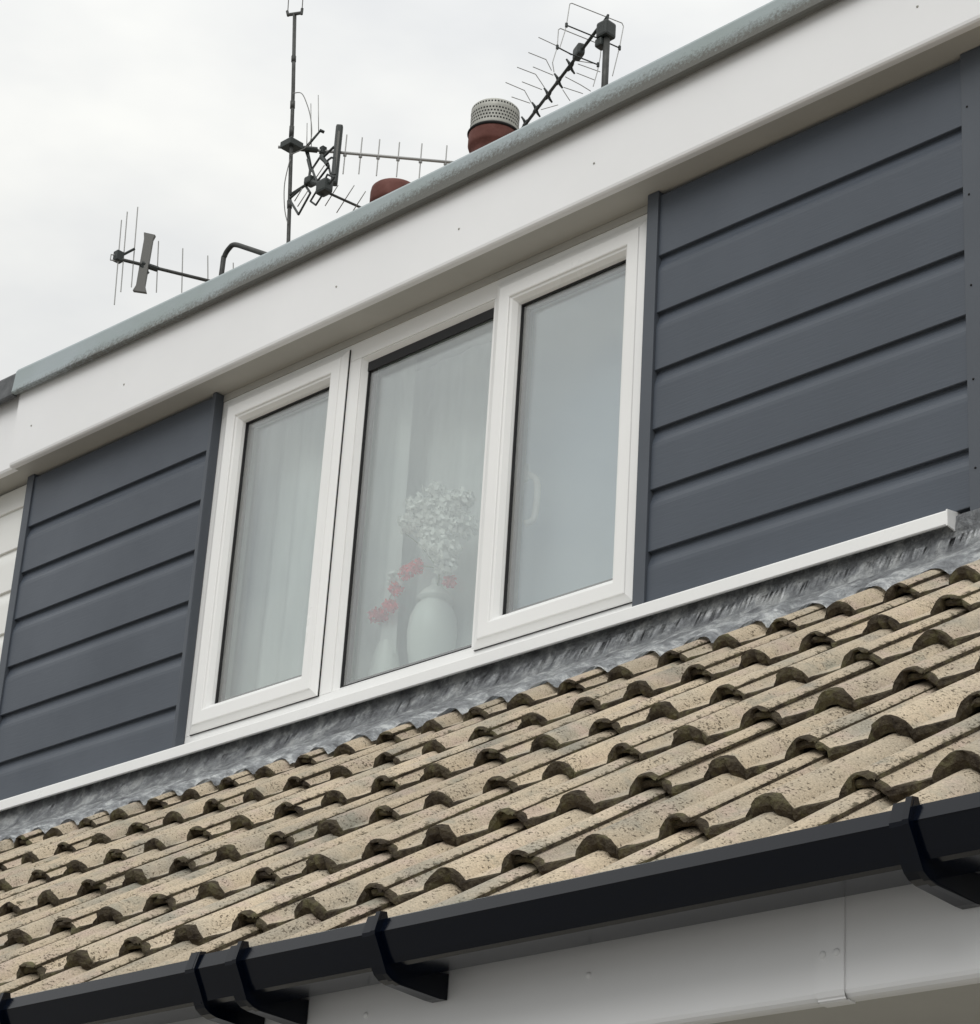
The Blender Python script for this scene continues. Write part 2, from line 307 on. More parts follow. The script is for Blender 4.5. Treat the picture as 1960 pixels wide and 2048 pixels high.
def add_tube(bm, pts, r, n=8, r1=None):
    pts = [Vector(p) for p in pts]; rings = []; prev = None
    for i, p in enumerate(pts):
        d = (pts[min(i + 1, len(pts) - 1)] - pts[max(i - 1, 0)]).normalized()
        if prev is None:
            a = d.cross(Vector((0, 0, 1)));
            if a.length < 0.05: a = d.cross(Vector((1, 0, 0)))
        else: a = prev - d * prev.dot(d)
        a.normalize(); prev = a; b = d.cross(a)
        rr = r if r1 is None else r + (r1 - r) * i / (len(pts) - 1)
        rings.append([bm.verts.new(p + (a * math.cos(2 * math.pi * k / n) + b * math.sin(2 * math.pi * k / n)) * rr) for k in range(n)])
    for A, B in zip(rings, rings[1:]):
        for k in range(n): bm.faces.new((A[k], A[(k + 1) % n], B[(k + 1) % n], B[k]))
    bm.faces.new(rings[0]); bm.faces.new(list(reversed(rings[-1])))
def tube(name, pts, r, m, parent=None, n=8, r1=None):
    bm = bmesh.new(); add_tube(bm, pts, r, n, r1); return from_bm(name, bm, m, parent, True)
def curve_pts(pts, k=6):
    P = [Vector(p) for p in pts]; P = [P[0]] + P + [P[-1]]; o = []
    for i in range(1, len(P) - 2):
        for j in range(k):
            t = j / k; a, b, c, d = P[i - 1:i + 3]
            o.append(0.5 * ((2 * b) + (c - a) * t + (2 * a - 5 * b + 4 * c - d) * t * t + (3 * b - a - 3 * c + d) * t ** 3))
    o.append(P[-2]); return o
def add_lathe(bm, cx, cy, prof, n=40, mi=0):
    rings = [[bm.verts.new((cx + r * math.cos(2 * math.pi * k / n), cy + r * math.sin(2 * math.pi * k / n), z)) for k in range(n)] for r, z in prof]
    for A, B in zip(rings, rings[1:]):
        for k in range(n): bm.faces.new((A[k], A[(k + 1) % n], B[(k + 1) % n], B[k])).material_index = mi
    bm.faces.new(rings[0]).material_index = mi; bm.faces.new(list(reversed(rings[-1]))).material_index = mi
def lathe(name, cx, cy, prof, m, parent=None, n=40):
    bm = bmesh.new(); add_lathe(bm, cx, cy, prof, n); return from_bm(name, bm, m, parent, True)
def add_ring(bm, x0, x1, z0, z1, prof):
    """mitred rectangular frame: prof = list of (inset, y)"""
    rings = []
    for ins, y in prof:
        rings.append([bm.verts.new(p) for p in ((x0 + ins, y, z0 + ins), (x1 - ins, y, z0 + ins), (x1 - ins, y, z1 - ins), (x0 + ins, y, z1 - ins))])
    for A, B in zip(rings, rings[1:] + rings[:1]):
        for k in range(4): bm.faces.new((A[k], A[(k + 1) % 4], B[(k + 1) % 4], B[k]))
def ring(name, x0, x1, z0, z1, prof, m, parent=None):
    bm = bmesh.new(); add_ring(bm, x0, x1, z0, z1, prof); return from_bm(name, bm, m, parent)

# ------------------------------------------------------------ ground and house wall
bm = bmesh.new()
vs_ = [bm.verts.new(p) for p in ((-300, -300, -3.8), (300, -300, -3.8), (300, 300, -3.8), (-300, 300, -3.8))]; bm.faces.new(vs_)
tag(from_bm('ground', bm, M_GROUND), kind='structure')
tag(box('wall', -9.0, 3.4, -1.45, 6.5, -3.8, -1.50, M_RENDER), kind='structure')

# ------------------------------------------------------------ tiled roof
TH = 0.6141; CT, ST = math.cos(TH), math.sin(TH)
GA = 0.3195; Y0, Z0 = -1.586, -1.149; XT = 1.8275
STEP = 0.027; TT = 0.019
roof = tag(empty('tiled_roof', (0.0, -1.5, -1.3)), 'main pitched roof of sandy beige roman tiles with dark mossy lower edges', 'roof')
HR = 0.027
def roll(s, hw=0.0375, h=HR):
    s = abs(s) / hw
    return 0.0 if s >= 1 else h * (1 - s ** 2.0) ** 0.80
def tile_profile():
    """(u, top w, bottom w, recess of nose) across a tile; crest level = 0, pan about -0.030"""
    P = []; H = HR
    # left underlap, tucked under the neighbour's roll
    for u in (-0.162, -0.150, -0.140, -0.132, -0.126, -0.120, -0.115):
        P.append((u, roll(u + 0.15, 0.038, H - 0.0060) - H - 0.0012, 0.012, 0.007))
    P.append((-0.1085, -H - 0.0008, 0.016, 0.004))
    for u in (-0.098, -0.080, -0.062, -0.048, -0.042): P.append((u, -H + 0.0012 * abs((u + 0.075) / 0.03) , TT, 0))
    for s in (-1, -0.97, -0.9, -0.75, -0.5, -0.25, 0, 0.25, 0.5, 0.75, 0.9, 0.97, 1): P.append((s * 0.038, -H + roll(s * 0.038), TT + 0.006, 0))
    for u in (0.048, 0.070, 0.090, 0.106): P.append((u, -H + 0.0012 * abs((u - 0.075) / 0.03), TT, 0))
    for s in (-1, -0.97, -0.9, -0.75, -0.5, -0.3, -0.1, 0.1, 0.3, 0.45, 0.58, 0.66): P.append((0.15 + s * 0.038, -H + roll(s * 0.038) + 0.001, TT + 0.005 if s < -0.2 else 0.007 if s < 0.6 else 0.0048, 0))
    return P
PROF = tile_profile()
def make_tile_mesh(seed, length=0.375):
    rnd = random.Random(seed); bm = bmesh.new()
    vv = [0.0, 0.006, 0.03, 0.10, 0.20, 0.30, length]
    tops = []; bots = []
    off = rnd.uniform(0, 50)
    for vi, v in enumerate(vv):
        tr = []; br = []
        for (u, wt, th, rec) in PROF:
            v2 = v + rec * (1 if vi < 2 else 0)
            jx = 0
            wob = noise.noise(Vector((u * 9 + off, v * 6, 0.3))) * 0.0012
            if vi == 0:
                v2 += (noise.noise(Vector((u * 90 + off, 1.7, 0.0))) + 0.6 * noise.noise(Vector((u * 260 + off, 4.7, 0.0)))) * 0.0105
                wob += noise.noise(Vector((u * 120 + off, 9.1, 0))) * 0.0016 - 0.0018
            if vi == 1:
                v2 += max(0, noise.noise(Vector((u * 45 + off, 12.7, 0.0)))) * 0.018
                wob += noise.noise(Vector((u * 160 + off, 3.1, 0))) * 0.0010
            tr.append(bm.verts.new((u + jx, v2, wt + wob)))
            bw = wt - th + (noise.noise(Vector((u * 70 + off, 2.2, 5))) * 0.002 if vi == 0 else 0)
            br.append(bm.verts.new((u, v2 + (0.002 if vi == 0 else 0), bw)))
        tops.append(tr); bots.append(br)
    n = len(PROF)
    for vi in range(len(vv) - 1):
        for j in range(n - 1):
            f = bm.faces.new((tops[vi][j], tops[vi][j + 1], tops[vi + 1][j + 1], tops[vi + 1][j])); f.material_index = 1 if vi == 0 else 0; f.smooth = True
            if vi < 3:
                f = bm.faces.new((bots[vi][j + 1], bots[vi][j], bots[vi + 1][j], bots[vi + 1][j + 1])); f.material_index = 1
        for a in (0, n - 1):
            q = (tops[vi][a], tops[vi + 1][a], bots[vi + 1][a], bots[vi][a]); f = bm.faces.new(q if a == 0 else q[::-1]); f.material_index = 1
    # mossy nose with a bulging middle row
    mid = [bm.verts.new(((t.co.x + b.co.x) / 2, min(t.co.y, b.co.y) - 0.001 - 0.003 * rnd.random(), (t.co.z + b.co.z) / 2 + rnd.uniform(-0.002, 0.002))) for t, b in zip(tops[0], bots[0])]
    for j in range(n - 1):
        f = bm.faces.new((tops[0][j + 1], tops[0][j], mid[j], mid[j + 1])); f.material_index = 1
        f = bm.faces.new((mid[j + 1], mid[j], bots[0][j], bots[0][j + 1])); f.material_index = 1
    me = bpy.data.meshes.new('roof_tile'); bm.to_mesh(me); bm.free()
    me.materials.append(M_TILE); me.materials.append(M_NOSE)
    return me
TILES = [make_tile_mesh(s) for s in range(8)]
TILES_LONG = [make_tile_mesh(s, 0.43) for s in range(20, 23)]
pit = TH - STEP / GA
rl = Matrix.Translation(-Vector(roof.location))
def put_tile(row, mcol, k):
    rnd = random.Random(row * 131 + mcol * 7 + 5)
    y = Y0 + row * GA * CT; z = Z0 + row * GA * ST
    me = rnd.choice(TILES)
    if row == -1:
        me = rnd.choice(TILES_LONG); y -= 0.034 * CT; z -= 0.034 * math.sin(pit) - 0.004
    o = bpy.data.objects.new('roof_tile', me); COL.objects.link(o)
    o.parent = roof; o.matrix_parent_inverse = rl
    o.location = (XT + 0.3 * mcol - 0.15 + rnd.uniform(-0.0015, 0.0015), y + rnd.uniform(-0.004, 0.004), z + rnd.uniform(-0.0012, 0.0012))
    o.rotation_euler = (pit + rnd.uniform(-0.003, 0.003), rnd.uniform(-0.004, 0.004), rnd.uniform(-0.003, 0.003))
k = 0
for row in range(-1, 17):
    for mcol in range(-17, 4):
        if row > 5 and XT + 0.3 * mcol - 0.3 < 1.06: continue
        put_tile(row, mcol, k); k += 1
# boarding under the tiles (front slope), opened where the dormer stands
bm = bmesh.new()
def slope_quad(x0, x1, ya, yb, dz=-0.085, t=0.03):
    za = Z0 + (ya - Y0) * ST / CT + dz; zb = Z0 + (yb - Y0) * ST / CT + dz
    v = [bm.verts.new(p) for p in ((x0, ya, za), (x1, ya, za), (x1, yb, zb), (x0, yb, zb), (x0, ya, za - t), (x1, ya, za - t), (x1, yb, zb - t), (x0, yb, zb - t))]
    for q in ((0, 1, 2, 3), (7, 6, 5, 4), (0, 4, 5, 1), (1, 5, 6, 2), (2, 6, 7, 3), (3, 7, 4, 0)): bm.faces.new([v[i] for i in q])
slope_quad(-9, 3.05, -1.80, 0.03); slope_quad(1.06, 3.05, 0.03, 3.0)
from_bm('roof_boarding', bm, M_FELT, roof)
bm = bmesh.new(); zr = Z0 + (3.0 - Y0) * ST / CT
v = [bm.verts.new(p) for p in ((-9, 3.0, zr), (3.05, 3.0, zr), (3.05, 6.6, zr - 3.5 * ST / CT), (-9, 6.6, zr - 3.5 * ST / CT))]; bm.faces.new(v)
from_bm('rear_slope', bm, M_TILE, roof)

# ------------------------------------------------------------ eaves: fascia board, soffit, gutter
YF = -1.835
eave = tag(empty('fascia_board', (0, YF, -1.45)), 'white plastic fascia board and soffit below the black gutter at the eaves', 'fascia board')
EZ = 0.0125
fp = [(YF, -1.365), (YF, -1.508 + EZ), (YF + 0.0015, -1.5125 + EZ), (YF + 0.005, -1.516 + EZ), (YF + 0.010, -1.5175 + EZ), (YF + 0.02, -1.5175 + EZ), (YF + 0.02, -1.365)]
extr('board', fp, -4.6, 1.991, M_UPVC, eave); extr('board', fp, 1.995, 3.05, M_UPVC, eave)
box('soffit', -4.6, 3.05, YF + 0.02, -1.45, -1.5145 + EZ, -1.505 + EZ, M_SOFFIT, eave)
jp = [(y, z + EZ if z < -1.4 else z) for y, z in [(YF - 0.003, -1.38), (YF - 0.003, -1.508), (YF - 0.001, -1.514), (YF + 0.004, -1.519), (YF + 0.010, -1.5200), (YF + 0.018, -1.5200), (YF + 0.018, -1.5178), (YF + 0.001, -1.5176), (YF - 0.0002, -1.51), (YF - 0.0002, -1.38)]]
extr('joint_cover', jp, 1.969, 2.0075, M_UPVC, eave)
def nail(x, z, y, parent, r=0.0045, m=M_UPVC):
    bm = bmesh.new(); n = 12; rings = []
    for rr, dy in ((1, 0.0), (0.92, -0.0012), (0.5, -0.0026)):
        rings.append([bm.verts.new((x + r * rr * math.cos(2 * math.pi * k / n), y + dy, z + r * rr * math.sin(2 * math.pi * k / n))) for k in range(n)])
    for A, B in zip(rings, rings[1:]):
        for k in range(n): bm.faces.new((A[k], A[(k + 1) % n], B[(k + 1) % n], B[k]))
    bm.faces.new(rings[-1]); return from_bm('nail_head', bm, m, parent, True)
nail(1.979, -1.4545, YF - 0.003, eave); nail(1.998, -1.454, YF - 0.003, eave)
nail(1.624, -1.430, YF, eave, 0.004); nail(1.228, -1.431, YF, eave, 0.004); nail(0.88, -1.453, YF, eave, 0.004)

gut = tag(empty('gutter', (1.0, -1.92, -1.40)), 'glossy black plastic rain gutter below the sandy tiles', 'gutter')
def gprof(o):   # open channel with thickness, o = offset outwards
    outer = [(-1.842 + o * 0.1, -1.352), (-1.842 + o * 0.1, -1.372), (-1.848, -1.388), (-1.860, -1.401 - o * 0.6), (-1.878, -1.408 - o), (-1.930, -1.409 - o), (-1.9375 - o, -1.4065 - o), (-1.942 - o, -1.400), (-1.9575 - o, -1.3722), (-1.9590 - o, -1.3705), (-1.9515 - o, -1.3525 + o), (-1.948, -1.3505 + o)]
    inner = [(-1.944, -1.3525), (-1.9500, -1.3685), (-1.938, -1.398), (-1.930, -1.4055), (-1.880, -1.4045), (-1.863, -1.398), (-1.852, -1.385), (-1.8465, -1.37), (-1.8465, -1.352)]
    return outer + inner
extr('gutter_channel', gprof(0), -4.6, 3.05, M_GUT, gut)
def bprof(o):
    return [(-1.948, -1.3455 + o), (-1.956 - o, -1.3470 + o), (-1.9635 - o, -1.3700), (-1.9625 - o, -1.3750), (-1.9485 - o, -1.400), (-1.9440 - o, -1.409), (-1.9385 - o, -1.4170 - o * 0.7), (-1.930, -1.4228 - o), (-1.918, -1.4257 - o), (-1.850, -1.4310 - o * 0.3), (-1.8365, -1.4310),
            (-1.8365, -1.3975), (-1.860, -1.3995), (-1.880, -1.4070), (-1.915, -1.4080), (-1.9365, -1.4055), (-1.941, -1.400), (-1.9565, -1.3720), (-1.9575, -1.3700), (-1.9505, -1.3535), (-1.946, -1.3500)]
def bracket(x, wd=0.027):
    bm = bmesh.new()
    add_extr(bm, bprof(0), x - wd / 2, x + wd / 2)
    add_extr(bm, bprof(0.0030), x + wd / 2 - 0.0085, x + wd / 2 - 0.0005)
    return from_bm('gutter_bracket', bm, M_GUT, gut)
for bx in (0.552, 1.098, 1.368, 2.176, 2.96, -0.25, -1.1): bracket(bx)
bm = bmesh.new(); add_extr(bm, gprof(0.0030), 1.005, 1.088); add_extr(bm, gprof(0.0065), 1.005, 1.018)
add_extr(bm, bprof(0.0015), 1.002, 1.022)
from_bm('gutter_union', bm, M_GUT, gut)

# ------------------------------------------------------------ dormer
dorm = tag(empty('dormer', (-0.9, 0, -0.1)), 'flat-roofed dormer clad in slate grey boards under a deep white fascia', 'dormer')
def sag(x): return 0.0065 * (x + 0.3) ** 2 - 0.005
# deck, cheeks and inner lining
box('flat_roof', -2.73, 1.04, -0.066, 2.3, 1.44, 1.478, M_FELT, dorm)
# upper fascia
YU = -0.090
ufp = [(YU, 1.455), (YU, 1.190), (YU + 0.002, 1.183), (YU + 0.006, 1.179), (YU + 0.012, 1.178), (YU + 0.022, 1.178), (YU + 0.022, 1.455)]
bm = bmesh.new(); add_extr(bm, ufp, -2.735, 1.10)
fa = from_bm('fascia', bm, M_UPVC, dorm)
for x, z in ((-2.139, 1.286), (-2.636, 1.297), (-1.145, 1.276), (-0.646, 1.275), (-0.149, 1.28), (0.863, 1.29)):
    nl = nail(x, z, YU, fa, 0.0035, M_COWL)
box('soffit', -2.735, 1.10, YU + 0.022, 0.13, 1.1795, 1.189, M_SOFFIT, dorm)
# coping
cp = [(-0.098, 1.500), (-0.106, 1.4955), (-0.112, 1.485), (-0.1165, 1.430), (-0.119, 1.4085), (-0.116, 1.403), (-0.1005, 1.4035), (-0.0985, 1.412), (-0.0925, 1.425), (-0.0925, 1.47), (0.10, 1.4795), (0.10, 1.4865), (-0.06, 1.497)]
co = extr('coping', cp, -2.742, 1.115, M_COPE, dorm, zoff=sag, seg=24)
tag(co, 'pale blue-grey roof edge trim, stained along its lower lip')

ZG = [0.9905, 0.829, 0.668, 0.507, 0.346, 0.1845]
def board(name, x0, x1, zt, zb, first, m, parent, lip=0.012):
    """one shiplap board: concave scallop under the board above, flat face, lip at the bottom"""
    pts = []
    if first: pts += [(0.006, zt - 0.008), (0.003, zt - 0.009), (0.0, zt - 0.014)]
    else: pts += [(lip, zt + 0.008), (lip, zt - 0.004), (lip * 0.90, zt - 0.012), (lip * 0.62, zt - 0.022), (lip * 0.30, zt - 0.031), (lip * 0.08, zt - 0.040), (0.0, zt - 0.050)]
    pts += [(0.0, zb + 0.0015), (0.0012, zb), (lip + 0.004, zb), (lip + 0.004, zb + 0.010), (lip + 0.006, zt)]
    return extr(name, pts, x0, x1, m, parent)
def panel(x0, x1, label):
    p = box('cladding_panel', x0, x1, 0.021, 0.055, 0.046, 1.1785, M_DARK, dorm); p['label'] = label  # black backing shows in a gap below the soffit, standing in for shade
    zs = [1.1785] + ZG + [0.047]
    for i in range(7): board('cladding_board', x0 + 0.001, x1 - 0.001, zs[i], zs[i + 1], i == 0, M_CLAD, p)
    return p
pl = panel(-2.712, -1.789, 'narrow dark grey cladding panel left of the window')
prr = panel(0.003, 0.918, 'wide dark grey cladding panel right of the window')
bm = bmesh.new(); add_box(bm, -2.748, -2.7115, -0.006, 0.056, 0.044, 1.178, 0.002); from_bm('edge_trim', bm, M_TRIM, pl)
bm = bmesh.new(); add_box(bm, -1.7895, -1.774, -0.004, 0.029, 0.044, 1.178, 0.002); from_bm('edge_trim', bm, M_TRIM, pl)
bm = bmesh.new(); add_box(bm, -0.034, 0.0035, -0.008, 0.056, 0.044, 1.178, 0.002); from_bm('edge_trim', bm, M_TRIM, prr)
bm = bmesh.new(); add_box(bm, 0.9175, 1.045, -0.006, 0.060, 0.012, 1.178, 0.002); ct = from_bm('corner_trim', bm, M_TRIM, dorm)
for z in (1.03, 0.80, 0.57, 0.34, 0.13): nail(0.934, z, -0.006, ct, 0.0028, M_DARK)
# right cheek
bm = bmesh.new(); zc = lambda y: Z0 + (y - Y0) * ST / CT
v = [bm.verts.new(p) for p in ((1.03, 0.055, 0.0), (1.03, 2.25, 1.44), (1.03, 0.055, 1.44), (1.0, 0.055, 0.0), (1.0, 2.25, 1.44), (1.0, 0.055, 1.44))]
for q in ((0, 1, 2), (5, 4, 3), (0, 3, 4, 1), (1, 4, 5, 2), (2, 5, 3, 0)): bm.faces.new([v[i] for i in q])
from_bm('cheek', bm, M_CLAD, dorm)

# sill
sp = [(0.056, 0.0525), (0.030, 0.0500), (-0.004, 0.0455), (-0.026, 0.0415), (-0.030, 0.0395), (-0.031, 0.0365), (-0.031, 0.0085), (-0.029, 0.0065), (-0.024, 0.0065), (-0.024, 0.020), (0.02, 0.026), (0.056, 0.03)]
sl = extr('window_sill', sp, -2.73, 0.876, M_FRAME, dorm)
bm = bmesh.new(); add_extr(bm, [(-0.033, 0.0405), (-0.033, 0.004), (-0.012, 0.001), (0.004, -0.004), (0.012, 0.03), (0.012, 0.047)], 0.8762, 0.8800)
from_bm('end_cap', bm, M_FRAME, sl)
# timber/backing below the sill, behind the lead
box('apron_wall', -2.74, 1.03, 0.004, 0.056, -0.09, 0.030, M_FELT, dorm)

# window
win = tag(empty('window', (-0.91, 0.06, 0.05)), 'white three-light window with two opening side sashes between the grey cladding panels', 'window')
WX0, WX1, WZ0, WZ1 = -1.800, -0.018, 0.050, 1.1560
bm = bmesh.new()
FY = 0.030; FB = 0.098
def bar(x0, x1, z0, z1): add_box(bm, x0, x1, FY, FB, z0, z1, 0.0015)
bar(WX0, WX1, 1.1017, WZ1); bar(WX0, WX1, WZ0, 0.0928)
bar(WX0, WX0 + 0.08, 0.0933, 1.1012); bar(WX1 - 0.06, WX1, 0.0933, 1.1012)
bar(-1.2256, -1.1509, 0.0933, 1.1012); bar(-0.6146, -0.5689, 0.0933, 1.1012)
fr = from_bm('frame', bm, M_FRAME, win)
# glazing bead of the fixed light
ring('glazing_bead', -1.1507, -0.6148, 0.0930, 1.1010, [(0.0, 0.0335), (0.003, 0.0325), (0.014, 0.048), (0.014, 0.08), (0.0, 0.08)], M_FRAME, win)
SPROF = [(i_, y_ - 0.02) for i_, y_ in [(0.0, 0.049), (0.0, 0.0435), (0.003, 0.0415), (0.020, 0.0345), (0.0215, 0.0318), (0.0235, 0.0312), (0.057, 0.0312), (0.0595, 0.0325), (0.0605, 0.0365), (0.0665, 0.0385), (0.076, 0.052), (0.078, 0.062), (0.078, 0.112), (0.0, 0.112)]]
def light(x0, x1, z0, z1, ins, y, sash_label=None):
    """one glazed light: optional opening sash, rubber gasket, spacer and panes"""
    if sash_label:
        par = ring('sash', x0, x1, z0, z1, SPROF, M_FRAME, win); par['label'] = sash_label
        ring('seal', x0 - 0.0015, x1 + 0.0015, z0 - 0.0015, z1 + 0.0015, [(0, 0.0260), (0.008, 0.0260), (0.008, 0.0297), (0, 0.0297)], M_RUB, par)
    else: par = win
    a, b, c, d = x0 + ins, x1 - ins, z0 + ins, z1 - ins
    ring('gasket', a - 0.001, b + 0.001, c - 0.001, d + 0.001, [(0, y - 0.004), (0.0045, y - 0.004), (0.0055, y), (0.0055, y + 0.003), (0, y + 0.003)], M_RUB, par)
    ring('spacer_bar', a - 0.001, b + 0.001, c - 0.001, d + 0.001, [(0, y + 0.0052), (0.015, y + 0.0052), (0.015, y + 0.0185), (0, y + 0.0185)], M_ALU, par)
    box('pane', a - 0.0005, b + 0.0005, y + 0.0005, y + 0.0045, c - 0.0005, d + 0.0005, M_GLASS, par)
    box('pane', a - 0.0005, b + 0.0005, y + 0.0195, y + 0.0235, c - 0.0005, d + 0.0005, M_GLASS, par)
    return par
light(-1.749, -1.1997, 0.0928, 1.1385, 0.078, 0.046, 'left opening sash')
s2 = light(-0.6007, -0.0584, 0.0838, 1.1336, 0.078, 0.046, 'right opening sash')
light(-1.1507, -0.6148, 0.0930, 1.1010, 0.014, 0.052)
box('head_strip', -1.1365, -0.6290, 0.0455, 0.0518, 1.058, 1.0868, M_RUB, win)
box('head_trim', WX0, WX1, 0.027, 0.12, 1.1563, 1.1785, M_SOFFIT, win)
# handle on the inside of the right sash
bm = bmesh.new(); add_tube(bm, curve_pts([(-0.556, 0.130, 0.600), (-0.540, 0.150, 0.588), (-0.536, 0.154, 0.54), (-0.540, 0.150, 0.475), (-0.556, 0.134, 0.460)]), 0.009, 8)
add_box(bm, -0.572, -0.548, 0.1125, 0.130, 0.575, 0.625, 0.002)
from_bm('handle', bm, M_FRAME, s2, True)
# lining of the room seen through the glass
bm = bmesh.new()
RX0, RX1, RY0, RY1, RZ0, RZ1 = -2.3, 0.85, 0.125, 2.6, -0.9, 1.176
for q in (((RX0, RY1, RZ0), (RX1, RY1, RZ0), (RX1, RY1, RZ1), (RX0, RY1, RZ1)), ((RX0, RY0, RZ0), (RX0, RY1, RZ0), (RX0, RY1, RZ1), (RX0, RY0, RZ1)),
          ((RX1, RY0, RZ0), (RX1, RY1, RZ0), (RX1, RY1, RZ1), (RX1, RY0, RZ1)), ((RX0, RY0, RZ0), (RX1, RY0, RZ0), (RX1, RY1, RZ0), (RX0, RY1, RZ0)),
          ((RX0, RY0, RZ1), (RX1, RY0, RZ1), (RX1, RY1, RZ1), (RX0, RY1, RZ1)), ((RX0, RY0, RZ0), (WX0, RY0, RZ0), (WX0, RY0, RZ1), (RX0, RY0, RZ1)),
          ((WX1, RY0, RZ0), (RX1, RY0, RZ0), (RX1, RY0, RZ1), (WX1, RY0, RZ1)), ((WX0, RY0, RZ0), (WX1, RY0, RZ0), (WX1, RY0, 0.075), (WX0, RY0, 0.075))):
    bm.faces.new([bm.verts.new(p) for p in q])
from_bm('room_lining', bm, M_ROOM, dorm)
box('window_board', -1.80, -0.04, 0.126, 0.33, 0.080, 0.100, M_FRAME, dorm)

# lead apron dressed from the wall on to the tiles
bm = bmesh.new()
nx, ny = 560, 14
def crest(y): return Z0 + (y - Y0) * ST / CT
def lead_pt(x, t):
    ybot = -0.192 + 0.035 * max(-1, min(1, (x - 0.2) / 1.0)) + 0.012 * noise.noise(Vector((x * 3.1, 0, 0)))
    rise = max(0.0, (x - 0.86) / 0.25); rise = min(1, rise) ** 1.5
    if t < 0.72:
        s = t / 0.72; y = ybot + (-0.006 - ybot) * s
        ph = ((x - XT) / 0.15) % 1.0; ph = (ph - 1 if ph > 0.5 else ph) * 0.15
        und = (roll(ph, 0.046, HR) - HR) * max(0, (1 - s * 1.25)) ** 1.0
        # crest line of the real (less steep) tile under this point
        row = math.floor((y - Y0) / (GA * CT)); f = (y - Y0) / (GA * CT) - row
        z = crest(y) - STEP * f / CT * 0.9 + 0.008 + und * 0.93 + 0.016 * s
        z += 0.0075 * noise.noise(Vector((x * 17, y * 26, 1))) * min(1, s * 4 + 0.15) + 0.0050 * noise.noise(Vector((x * 41, y * 50, 4)))
        z += 0.03 * rise * s
    else:
        s = (t - 0.72) / 0.28
        y = -0.007 + 0.004 * s + 0.002 * noise.noise(Vector((x * 9, s * 3, 8)))
        f = (-0.006 - Y0) / (GA * CT); f -= math.floor(f)
        z0 = crest(-0.006) - STEP * f / CT * 0.9 + 0.024 + 0.03 * rise
        z = z0 + (0.034 + 0.0 - z0) * s
        if x > 0.885: y -= 0.004
    return (x, y, z)
grid = []
for i in range(nx + 1):
    x = -2.80 + (1.22 + 2.80) * i / nx
    grid.append([bm.verts.new(lead_pt(x, j / ny)) for j in range(ny + 1)])
for i in range(nx):
    for j in range(ny): bm.faces.new((grid[i][j], grid[i + 1][j], grid[i + 1][j + 1], grid[i][j + 1]))
gr = bmesh.ops.solidify(bm, geom=bm.faces[:], thickness=-0.003)
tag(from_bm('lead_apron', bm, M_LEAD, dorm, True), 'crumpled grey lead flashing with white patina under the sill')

# ------------------------------------------------------------ neighbouring dormer (left)
nd = tag(empty('neighbouring_dormer', (-3.7, 0, -0.1)), 'white-clad dormer adjoining at the far left edge, darker roof trim', 'dormer')
extr('fascia', [(-0.072, 1.470), (-0.072, 1.190), (-0.068, 1.183), (-0.06, 1.181), (-0.05, 1.181), (-0.05, 1.470)], -5.6, -2.7365, M_UPVC, nd)
extr('coping', [(y + 0.006, z) for y, z in cp], -5.6, -2.744, M_COPE_D, nd, zoff=lambda x: sag(-2.74) - 0.004 + (-(x + 2.74)) * 0.02, seg=4)
box('soffit', -5.6, -2.7365, -0.050, 0.08, 1.192, 1.202, M_SOFFIT, nd)
box('flat_roof', -5.6, -2.75, -0.045, 2.3, 1.44, 1.49, M_FELT, nd)
zs = [1.192] + [1.104 - 0.1495 * i for i in range(8)]
for i in range(8): board_o = board('cladding_board', -5.6, -2.7485, zs[i], zs[i + 1], i == 0, M_NCLAD, nd, 0.008); board_o.location.y += 0.030
box('backing_wall', -5.6, -2.7485, 0.05, 0.08, -0.09, 1.19, M_FELT, nd)
box('sill', -5.6, -2.75, -0.01, 0.05, 0.0, 0.045, M_FRAME, nd)

# ------------------------------------------------------------ things on the window board
def curtain(name, x0, x1, y, z0, z1, folds, amp, label, m=M_NET):
    bm = bmesh.new(); n = int((x1 - x0) * 130); g = []
    for i in range(n + 1):
        x = x0 + (x1 - x0) * i / n; col = []
        for j in range(13):
            z = z1 + (z0 - z1) * j / 12; t = j / 12
            a = amp * (0.35 + 0.65 * t)
            yy = y + a * math.sin(folds * x + 1.6 * noise.noise(Vector((x * 3, 0, 2))) + 0.5 * t) + 0.5 * a * noise.noise(Vector((x * 22, t * 1.5, 0)))
            col.append(bm.verts.new((x, yy, z)))
        g.append(col)
    for i in range(n):
        for j in range(12): bm.faces.new((g[i][j], g[i + 1][j], g[i + 1][j + 1], g[i][j + 1]))
    return tag(from_bm(name, bm, m, None, True), label, 'curtain')
curtain('net_curtain', -2.25, -1.10, 0.19, 0.11, 1.165, 62, 0.016, 'white net curtain in soft folds behind the left sash')
curtain('net_curtain', -1.34, -0.50, 0.27, 0.11, 1.165, 48, 0.013, 'pale net curtain behind the vases in the middle light')
curtain('reflection_sheet', -0.72, -0.02, 0.24, 0.11, 1.165, 6, 0.002, 'added pale blue sheet imitating a sky reflection, behind the right sash with the handle', M_REFLECTION)  # added sheet, its colour stands in for clouds reflected in the glass

